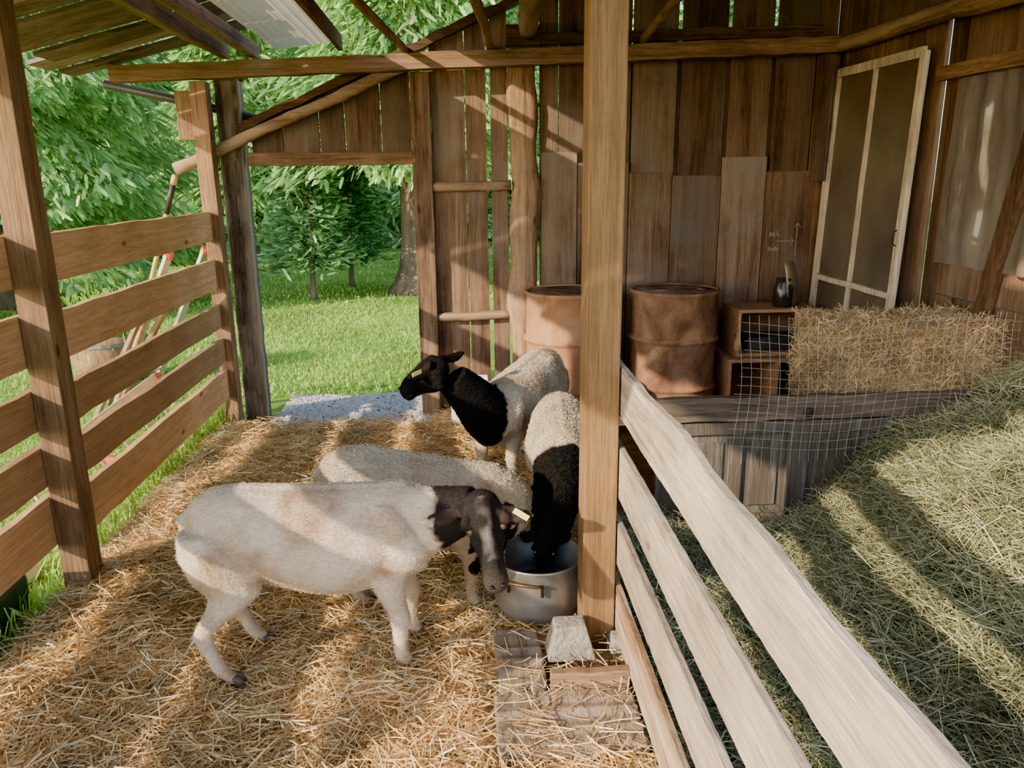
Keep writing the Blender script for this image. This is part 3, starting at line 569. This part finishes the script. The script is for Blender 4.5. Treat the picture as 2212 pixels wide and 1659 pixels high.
tree("fir_sapling",(-1.72,13.0,0),2.8,.75,.5,3600,.16,8,-.1,FIR,"small green fir sapling behind another sapling on the lawn",.045,prof=.75,wid=.06,inner=.1,tiers=14)
tree("conifer",(-4.4,17.5,0),9,2.0,.8,12000,.28,8,.6,CED,"tall bright green conifer at the far side of lawn",.15,prof=.6,wid=.06,inner=.7)
e=empty("conifer",(-.60,12.3,0),"old conifer with a thick flared grey-brown trunk","tree")
mb=MB(); mb.tube([(0,0,-.1),(0,0,.10),(0,0,.4),(-.02,0,1.0),(0,0,3),(0,0,8)],[.52,.38,.26,.21,.18,.10],18,jit=.08); t=mb.obj("trunk",bark,smooth=True); t.parent=e
q,c,m=fronds(22000,8.0,2.3,2.0,.20,9,.7,CED,.4,.06,.5); f=quadmesh("foliage",q,m,c,leafm); f.parent=e
e0,t0,f0=tree("conifer",(-9,21,0),11,2.3,.15,12000,.38,7,.5,[(.36,.58,.23),(.48,.70,.31),(.58,.79,.40)],"tall green conifer in the tree line",.2,"tree line conifers",prof=.6,wid=.07,inner=.7)
for i,(x,y,s) in enumerate([(-14,21,1.1),(-19,18,1.1),(-5.8,24,1.0),(-3.0,21.5,.8),(-.6,22,.9),(1.9,24,1.0),(5.5,22,1.1),(-12,27,1.3),(-8,29,1.3),(-4.0,30,1.3),(-.2,29,1.3),(4.2,29,1.2),(9,24,1.2),(-23,24,1.3),(-17,28,1.3),(-12.5,14.5,.9)]):
    e=e0.copy(); e.location=(x,y,0); e.rotation_euler[2]=i*1.3; e.scale=(s,s,s); link(e)
    for c_ in (t0,f0):
        k=c_.copy(); k.parent=e; link(k)
# ------------------------------------------------------------------ sheep
def bake(mb,vox,it):
    me=bpy.data.meshes.new("tmp"); me.from_pydata(mb.v,[],mb.f); o=bpy.data.objects.new("tmp",me); link(o)
    r=o.modifiers.new("r",'REMESH'); r.mode='VOXEL'; r.voxel_size=vox; r.use_smooth_shade=True
    s=o.modifiers.new("s",'SMOOTH'); s.factor=.5; s.iterations=it
    dg=bpy.context.evaluated_depsgraph_get(); dg.update(); ev=o.evaluated_get(dg); m2=bpy.data.meshes.new_from_object(ev)
    bpy.data.objects.remove(o); return m2
def woolmat(name,bump,scale,bdist):
    m,nt,b=newmat(name); L=nt.links.new; at=N(nt,"ShaderNodeAttribute",attribute_name="Col"); tc=N(nt,"ShaderNodeTexCoord")
    f=noisen(nt,tc.outputs["Object"],scale,5,.65,.4); g=ramp(nt,f,[(.3,(.78,.74,.68)),(.6,(1,1,1))]); c=mix(nt,.7,at.outputs["Color"],g,'MULTIPLY')
    f3=noisen(nt,tc.outputs["Object"],9,4,.6); g3=ramp(nt,f3,[(.32,(.76,.67,.55)),(.55,(1,1,1))]); c=mix(nt,.8,c,g3,'MULTIPLY')
    L(c,b.inputs["Base Color"]); b.inputs["Roughness"].default_value=.8; b.inputs["Specular IOR Level"].default_value=.15
    bp=N(nt,"ShaderNodeBump"); bp.inputs["Strength"].default_value=bump; bp.inputs["Distance"].default_value=bdist; L(f,bp.inputs["Height"]); L(bp.outputs[0],b.inputs["Normal"])
    return m
short=woolmat("short_coat",.6,85,.007); wool=woolmat("curly_wool",.9,50,.020); hairm=attrmat("hair",.7,.1,.15)
hoofm=plain("hoof",(.11,.085,.065),.5); tagm=plain("yellow_tag",(.80,.70,.18),.4)
eyem=plain("eye",(.10,.05,.016),.08,spec=.8); pupm=plain("pupil",(.005,.005,.005),.1,spec=.8)
TORSO=[(-.455,.56,.03,.04),(-.435,.555,.075,.10),(-.37,.54,.125,.15),(-.27,.53,.147,.168),(-.16,.505,.158,.182),(-.05,.490,.175,.195),(.06,.480,.182,.200),(.16,.49,.170,.19),(.27,.505,.140,.180),(.35,.515,.105,.150),(.41,.52,.06,.095),(.43,.52,.02,.03)]
def sheep(lab,origin,yaw,sc,neck,poll,muz,lat,ears,black,mat,white_c,tagat=None,hind=((-.27,-.105),(-.25,.12)),front=((.28,-.10),(.30,.10)),knee=None,fat=1.0,smooth=5,facec=(.016,.014,.015),muzc=(.06,.048,.042),zoff=.015,hs=1.0,hair=(26000,.014,.0016,.35),blaze=0,pitch=0,earc=(.045,.032,.028),spots=(),minz=-1):
    M=Matrix.Translation(V((origin[0],origin[1],zoff)))@Matrix.Rotation(math.radians(yaw),4,'Z')@Matrix.Scale(sc,4)
    mb=MB(); X=V((1,0,0));Y=V((0,1,0));Z=V((0,0,1)); R3=M.to_3x3()
    def st(c,a,b): return (M@V(c),R3@V(a),R3@V(b))
    pz=lambda x: -pitch*max(0,x+.25)
    mb.loft([st((x,0,z+pz(x)),Y*hw*fat,Z*hhh) for x,z,hw,hhh in TORSO],24)
    mb.loft([st((.10,0,.40+pz(.1)*.6),Y*.09,Z*.07),st((.26,0,.40+pz(.26)*.6),Y*.10,Z*.09),st((.36,0,.45+pz(.36)*.8),Y*.08,Z*.10)],14)
    for s in (-1,1):
        mb.tube([M@V((-.32,s*.075,.635)),M@V((-.25,s*.085,.642)),M@V((-.17,s*.08,.63))],[.02*sc,.030*sc,.02*sc],10)
        mb.loft([st((.22,s*.09,.64+pz(.22)),X*.035,Y*.025),st((.25,s*.115*fat,.56+pz(.25)),X*.075,Y*.045),st((.29,s*.11,.46+pz(.29)),X*.085,Y*.05),st((.27,s*.10,.40+pz(.25)),X*.06,Y*.04)],12)
    mb.tube([M@V((x,0,z+pz(x))) for x,z in ((-.38,.66),(-.25,.68),(0,.67),(.2,.666),(.30,.665))],[.02*sc,.022*sc,.022*sc,.022*sc,.025*sc],8)
    feet=[]
    for fx,fy in hind:
        s=1 if fy>0 else -1
        P=[((fx-.07,s*.085,.57),.075,.07),((fx-.03,s*.100,.49),.115,.080),((fx+.01,s*.110,.41),.120,.072),((fx+.035,s*.115,.345),.088,.058),((fx-.0,fy,.30),.062,.048),((fx-.045,fy,.255),.046,.037),((fx-.085,fy,.205),.037,.029),((fx-.078,fy,.17),.030,.025),((fx-.055,fy,.11),.024,.023),((fx-.035,fy,.065),.028,.027),((fx+.0,fy,.028),.027,.026),((fx+.01,fy,.006),.026,.024)]
        mb.loft([st(c,X*a,Y*b) for c,a,b in P],14); feet.append((fx+.008,fy))
    for fx,fy in front:
        s=1 if fy>0 else -1
        P=[((fx-.02,s*.085,.50+pz(fx)),.09,.055),((fx-.035,s*.10,.42+pz(fx)*.7),.078,.052),((fx-.045,fy,.35+pz(fx)*.4),.060,.048),((fx-.03,fy,.28),.045,.040),((fx-.012,fy,.225),.036,.035),((fx-.006,fy,.195),.037,.036),((fx-.01,fy,.165),.029,.029),((fx-.012,fy,.10),.024,.024),((fx-.008,fy,.062),.028,.027),((fx+.008,fy,.028),.027,.026),((fx+.015,fy,.006),.026,.024)]
        mb.loft([st(c,X*a,Y*b) for c,a,b in P],14); feet.append((fx+.012,fy))
    mb.tube([M@V((-.42,0,.62)),M@V((-.475,0,.575)),M@V((-.485,0,.50))],[.03*sc,.026*sc,.014*sc],10)
    mb_st=[]; np_=[V(n[0]) for n in neck]
    for i,(c,hw,hd) in enumerate(neck):
        d=(np_[min(i+1,len(np_)-1)]-np_[max(i-1,0)]).normalized(); L_=V(lat) if i==len(neck)-1 else (R3@Y).normalized().lerp(V(lat),i/(len(neck)-1)*.8)
        L_=(L_-d*d.dot(L_)).normalized(); B=d.cross(L_).normalized(); mb_st.append((V(c),L_*hw,B*hd))
    mb.loft(mb_st,16)
    poll=V(poll);muz=V(muz); d=(muz-poll).normalized(); HL=(muz-poll).length; L_=V(lat); L_=(L_-d*d.dot(L_)).normalized(); B=d.cross(L_).normalized()
    if B.z>0: B=-B
    k=HL/.27*hs
    H_=lambda t,l,b: poll+d*HL*t+L_*l*k+B*b*k
    prof=[(-.10,.020,.020,.0),(-.04,.045,.040,.004),(.08,.058,.054,.006),(.20,.062,.060,.012),(.34,.056,.058,.016),(.48,.044,.050,.016),(.62,.036,.044,.012),(.76,.034,.040,.010),(.88,.038,.041,.012),(.96,.032,.034,.014),(1.01,.016,.018,.012)]
    mb.loft([(poll+d*HL*t+B*o*k,L_*a*k,B*b*k) for t,a,b,o in prof],20)
    for s in (-1,1):
        mb.loft([(H_(.12,s*.030,.035),L_*.018*k,B*.030*k),(H_(.28,s*.034,.052),L_*.022*k,B*.040*k),(H_(.45,s*.024,.052),L_*.018*k,B*.030*k),(H_(.65,s*.014,.040),L_*.014*k,B*.016*k),(H_(.85,s*.008,.034),L_*.016*k,B*.014*k)],10)
        mb.loft([(H_(.18,s*.050,-.030),L_*.012*k,B*.010*k),(H_(.26,s*.060,-.026),L_*.018*k,B*.014*k),(H_(.34,s*.056,-.020),L_*.014*k,B*.010*k)],8)
        mb.loft([(H_(.44,s*.044,-.004),L_*.012*k,B*.012*k),(H_(.55,s*.034,-.004),L_*.010*k,B*.012*k)],8)
    mb.loft([(H_(.05,0,-.045),L_*.030*k,B*.012*k),(H_(.30,0,-.044),L_*.026*k,B*.014*k),(H_(.60,0,-.034),L_*.018*k,B*.012*k),(H_(.85,0,-.026),L_*.020*k,B*.010*k)],10)
    earp=[]
    for (b0,t0_,wv) in ears:
        b0=V(b0);t0_=V(t0_);dd=(t0_-b0).normalized(); wv=V(wv); wv=(wv-dd*dd.dot(wv)).normalized(); nn=dd.cross(wv).normalized(); l=(t0_-b0).length; earp.append((b0,t0_))
        mb.loft([(b0+dd*l*t-V((0,0,.012*math.sin(t*3))),wv*a,nn*b) for t,a,b in [(-.1,.018,.015),(.1,.020,.014),(.3,.027,.010),(.55,.029,.009),(.8,.021,.009),(.95,.011,.008),(1.02,.006,.006)]],12)
    me=bake(mb,.0075,smooth); n=len(me.vertices); co=np.empty(n*3,dtype=np.float32); me.vertices.foreach_get("co",co); co=co.reshape(-1,3)
    col=np.ones((n,4),dtype=np.float32); bp,bn=V(black[0]),V(black[1]).normalized(); Mi=M.inverted()
    axis=[V(q[0]) for q in neck]+[poll,poll.lerp(muz,.5),muz]
    wc=V(white_c); fc=V(facec); mc=V(muzc); ec=V(earc)
    for i in range(n):
        p=V(co[i]); nz=noise.noise(p*14)*.034+noise.noise(p*40)*.014
        lp=Mi@p; s=(p-bp).dot(bn)+nz
        near=min((p-a).length for a in axis)
        c=wc.copy()
        if lp.z<.42: c=c.lerp(V((.46,.33,.21)),max(0,min(.6,(.42-lp.z)*1.5)*(.5+.5*noise.noise(p*7))))
        tn=noise.noise(p*6+V((3,1,0)))
        if tn>.05: c=c.lerp(V((.42,.28,.17)),min(.65,(tn-.05)*2.0))
        for sx,sz,sr in spots:
            q=math.hypot(lp.x-sx,lp.z-sz)+noise.noise(p*20)*.02
            if q<sr: c=c.lerp(V((.34,.21,.13)),.85*(1-q/sr))
        kk=max(0,min(1,s/.018+.5)) if (near<black[2] and p.z>minz) else 0
        c=c.lerp(fc,kk)
        dm=(p-muz).length
        if kk>.5:
            if dm<.085: c=c.lerp(mc,(1-dm/.085)*.9)
            hp=p-poll; al=hp.dot(d)/HL; la=abs(hp.dot(L_))
            if blaze and .0<al<.7 and hp.dot(B)<-.01: c=c.lerp(V((.20,.175,.16)),min(1,blaze*max(0,1-la/.026)*max(0,.4+1.1*noise.noise(p*30))))
            for (b0,t1) in earp:
                ax=t1-b0; tt=(p-b0).dot(ax)/ax.length_squared
                if .12<tt<1.1 and (p-b0-ax*tt).length<.045: c=ec.lerp(fc,.6*max(0,noise.noise(p*20)+.2))
        if knee and (p-V(knee)).length<.035: c=fc.copy()
        if lp.z<.03: c=V((.10,.075,.055))
        col[i,:3]=c
    a=me.color_attributes.new("Col",'FLOAT_COLOR','POINT'); a.data.foreach_set("color",col.ravel())
    me.polygons.foreach_set("use_smooth",[True]*len(me.polygons)); me.materials.clear(); me.materials.append(mat)
    o=bpy.data.objects.new("sheep",me); link(o); tag(o,lab,"sheep")
    me.calc_loop_triangles(); nt_=len(me.loop_triangles); tv=np.empty(nt_*3,dtype=np.int32); me.loop_triangles.foreach_get("vertices",tv); tv=tv.reshape(-1,3)
    nr=np.empty(n*3,dtype=np.float32); me.vertices.foreach_get("normal",nr); nr=nr.reshape(-1,3)
    A=co[tv[:,0]];Bv=co[tv[:,1]];Cv=co[tv[:,2]]; ar=np.linalg.norm(np.cross(Bv-A,Cv-A),axis=1); nh,hl,hw_,hj=hair
    pick=rng.choice(nt_,nh,p=ar/ar.sum()); P=(A[pick]+Bv[pick]+Cv[pick])/3+rng.normal(0,.002,(nh,3)); Nn=unit(nr[tv[pick,0]]); cc=col[tv[pick,0],:3]
    back=np.array(R3@V((-1,0,-.25))); flow=back[None,:]-Nn*(Nn@back)[:,None]
    hd=unit(Nn*(.10+.30*hj)+flow*(1-hj)+rng.normal(0,1,(nh,3))*hj*.7)
    headm=np.linalg.norm(P-np.array(poll.lerp(muz,.5)),axis=1)<.17; lens=np.where(headm,hl*.5,hl)*rng.uniform(.6,1.3,nh)
    cc=np.clip(cc*rng.uniform(.88,1.10,(nh,1)),0,1)
    h_=strands("fleece",P+hd*lens[:,None]*.25,hd,lens,np.full(nh,hw_),cc,hairm,.3); h_.parent=o
    for fx,fy in feet:
        h=MB()
        for s in (-1,1): h.loft([st((fx+.012,fy+s*.014,.0),X*.030,Y*.013),st((fx+.006,fy+s*.013,.03),X*.024,Y*.0125),st((fx,fy+s*.012,.042),X*.016,Y*.010)],8)
        ho=h.obj("hoof",hoofm,smooth=True); ho.parent=o
    def ball(c,r,name,m):
        h=MB(); h.lathe([(0.0001,-r),(r*.5,-r*.87),(r*.87,-r*.5),(r,0),(r*.87,r*.5),(r*.5,r*.87),(0.0001,r)],c,14); q=h.obj(name,m,smooth=True); q.parent=o; return q
    for s in (-1,1):
        ball(H_(.345,s*.0475,-.014),.0125*k,"eye",eyem)
        ball(H_(.345,s*.0475,-.014)+(L_*s*.75-B*.6).normalized()*.0075*k,.0072*k,"pupil",pupm)
        ball(H_(.965,s*.016,-.018),.0060*k,"nostril",pupm)
    h=MB(); h.tube([H_(.86,-.034,.030),H_(.97,-.020,.034),H_(1.005,0,.026),H_(.97,.020,.034),H_(.86,.034,.030)],.0028*k,6); q=h.obj("mouth",pupm,smooth=True); q.parent=o
    if tagat:
        h=MB(); p,q=V(tagat[0]),V(tagat[1]); h.plank(p,q,.020,.004,up=tagat[2],seg=2,jit=0); t=h.obj("ear_tag",tagm,bevel=.001); t.parent=o; t["label"]="yellow plastic ear tag"
    return o
ew=(0,.5,.85)
sheep("short-haired white sheep with black head standing on straw looking over",(-.475,2.47),1.5,.955,
 [((-.20,2.46,.52),.100,.15),((-.12,2.44,.545),.084,.118),((-.03,2.41,.58),.070,.090),((.04,2.375,.61),.058,.072)],
 (.058,2.345,.65),(.100,2.165,.420),(1,-.02,.06),
 [((.0,2.32,.628),(-.135,2.26,.618),ew),((.116,2.31,.628),(.225,2.27,.622),ew)],
 ((-.085,2.42,.54),(.9,-.1,.12),.21),short,(.62,.535,.43),tagat=((.160,2.262,.645),(.205,2.258,.615),(0,0,1)),hind=((-.33,-.13),(-.275,.12)),front=((.27,-.10),(.30,.10)),hair=(60000,.008,.0013,.2),blaze=1.0,muzc=(.075,.062,.055),spots=((.0,.60,.07),(.05,.645,.05),(-.1,.66,.04),(.22,.42,.06),(-.2,.5,.05),(-.35,.5,.04)),facec=(.018,.016,.016))
sheep("grey-cream woolly sheep with lowered head standing behind another sheep",(-.13,2.87),-5,.92,
 [((.07,2.83,.46),.11,.14),((.10,2.81,.41),.085,.11),((.11,2.79,.36),.07,.08)],(.11,2.79,.39),(.13,2.68,.18),(1,.1,0),
 [((.07,2.78,.37),(.01,2.77,.34),(0,.5,-.8)),((.15,2.78,.37),(.20,2.79,.34),(0,.5,-.8))],
 ((.10,2.81,.40),(.7,-.1,-.6),.105),wool,(.54,.47,.36),knee=(.045,2.73,.21),front=((.19,-.12),(.27,.05)),hair=(44000,.008,.0022,.42),pitch=.14,minz=.27)
sheep("cream woolly sheep with black head and neck raised and looking aside",(.335,4.20),-122,.97,
 [((.19,3.94,.42),.130,.16),((.12,3.88,.49),.112,.138),((.05,3.84,.59),.092,.112),((-.035,3.81,.685),.072,.088)],
 (-.085,3.80,.765),(-.290,3.72,.645),(-.25,-.95,0),
 [((-.12,3.74,.755),(-.25,3.64,.738),(.2,.5,.85)),((-.08,3.85,.78),(.03,3.93,.795),(0,.3,.9))],
 ((.17,3.90,.42),(-.75,-.55,.30),.26),wool,(.68,.60,.47),tagat=((-.180,3.645,.768),(-.222,3.610,.757),(0,0,1)),hs=1.3,hair=(44000,.007,.0022,.38),pitch=.14,facec=(.010,.009,.010),muzc=(.022,.019,.018),earc=(.022,.017,.016))
sheep("cream woolly sheep with curly black neck eating from the pot",(.475,3.46),-95,.86,
 [((.44,3.18,.46),.13,.15),((.41,3.04,.41),.108,.12),((.365,2.92,.32),.088,.095),((.335,2.85,.25),.072,.075)],
 (.33,2.84,.27),(.295,2.72,.11),(1,-.2,0),
 [((.28,2.85,.27),(.22,2.84,.285),(0,.5,.8)),((.385,2.84,.27),(.43,2.83,.28),(0,.5,.8))],
 ((.43,3.13,.47),(-.1,-.9,-.45),.20),wool,(.60,.52,.40),front=((.30,-.14),(.29,.15)),fat=1.12,hair=(44000,.009,.0022,.45),earc=(.014,.012,.012),facec=(.012,.011,.011))
# ------------------------------------------------------------------ light
w=bpy.data.worlds.new("w"); scene.world=w; w.use_nodes=True; nt=w.node_tree; bg=nt.nodes["Background"]
sk=nt.nodes.new("ShaderNodeTexSky"); sk.sky_type='NISHITA'; sk.sun_disc=False; sk.sun_elevation=math.radians(24); sk.sun_rotation=math.radians(235); nt.links.new(sk.outputs[0],bg.inputs[0]); bg.inputs[1].default_value=.76
su=bpy.data.lights.new("sun",'SUN'); su.energy=14; su.angle=math.radians(.7); su.color=(1,.81,.56); so=bpy.data.objects.new("sun",su); link(so)
az=math.radians(55); el=math.radians(23); dirv=V((math.sin(az)*math.cos(el),math.cos(az)*math.cos(el),-math.sin(el))); so.rotation_euler=dirv.to_track_quat('-Z','Y').to_euler()
scene.view_settings.view_transform='AgX'; scene.view_settings.look='AgX - Punchy'; scene.view_settings.exposure=0.38
# ------------------------------------------------------------------ camera
h=1.65; yaw=math.radians(4.0); p=math.radians(14.7); a=math.radians(0.65)
F=V((math.sin(yaw)*math.cos(p),math.cos(yaw)*math.cos(p),-math.sin(p))); R0=V((math.cos(yaw),-math.sin(yaw),0)); U0=R0.cross(F)
Rr=R0*math.cos(a)-U0*math.sin(a); U=U0*math.cos(a)+R0*math.sin(a)
cd=bpy.data.cameras.new("camera"); co=bpy.data.objects.new("camera",cd); link(co); cd.sensor_width=36; cd.lens=36*1680/2212; cd.clip_end=200
m=Matrix((Rr,U,-F)).transposed().to_4x4(); m.translation=V((0,0,h)); co.matrix_world=m; scene.camera=co
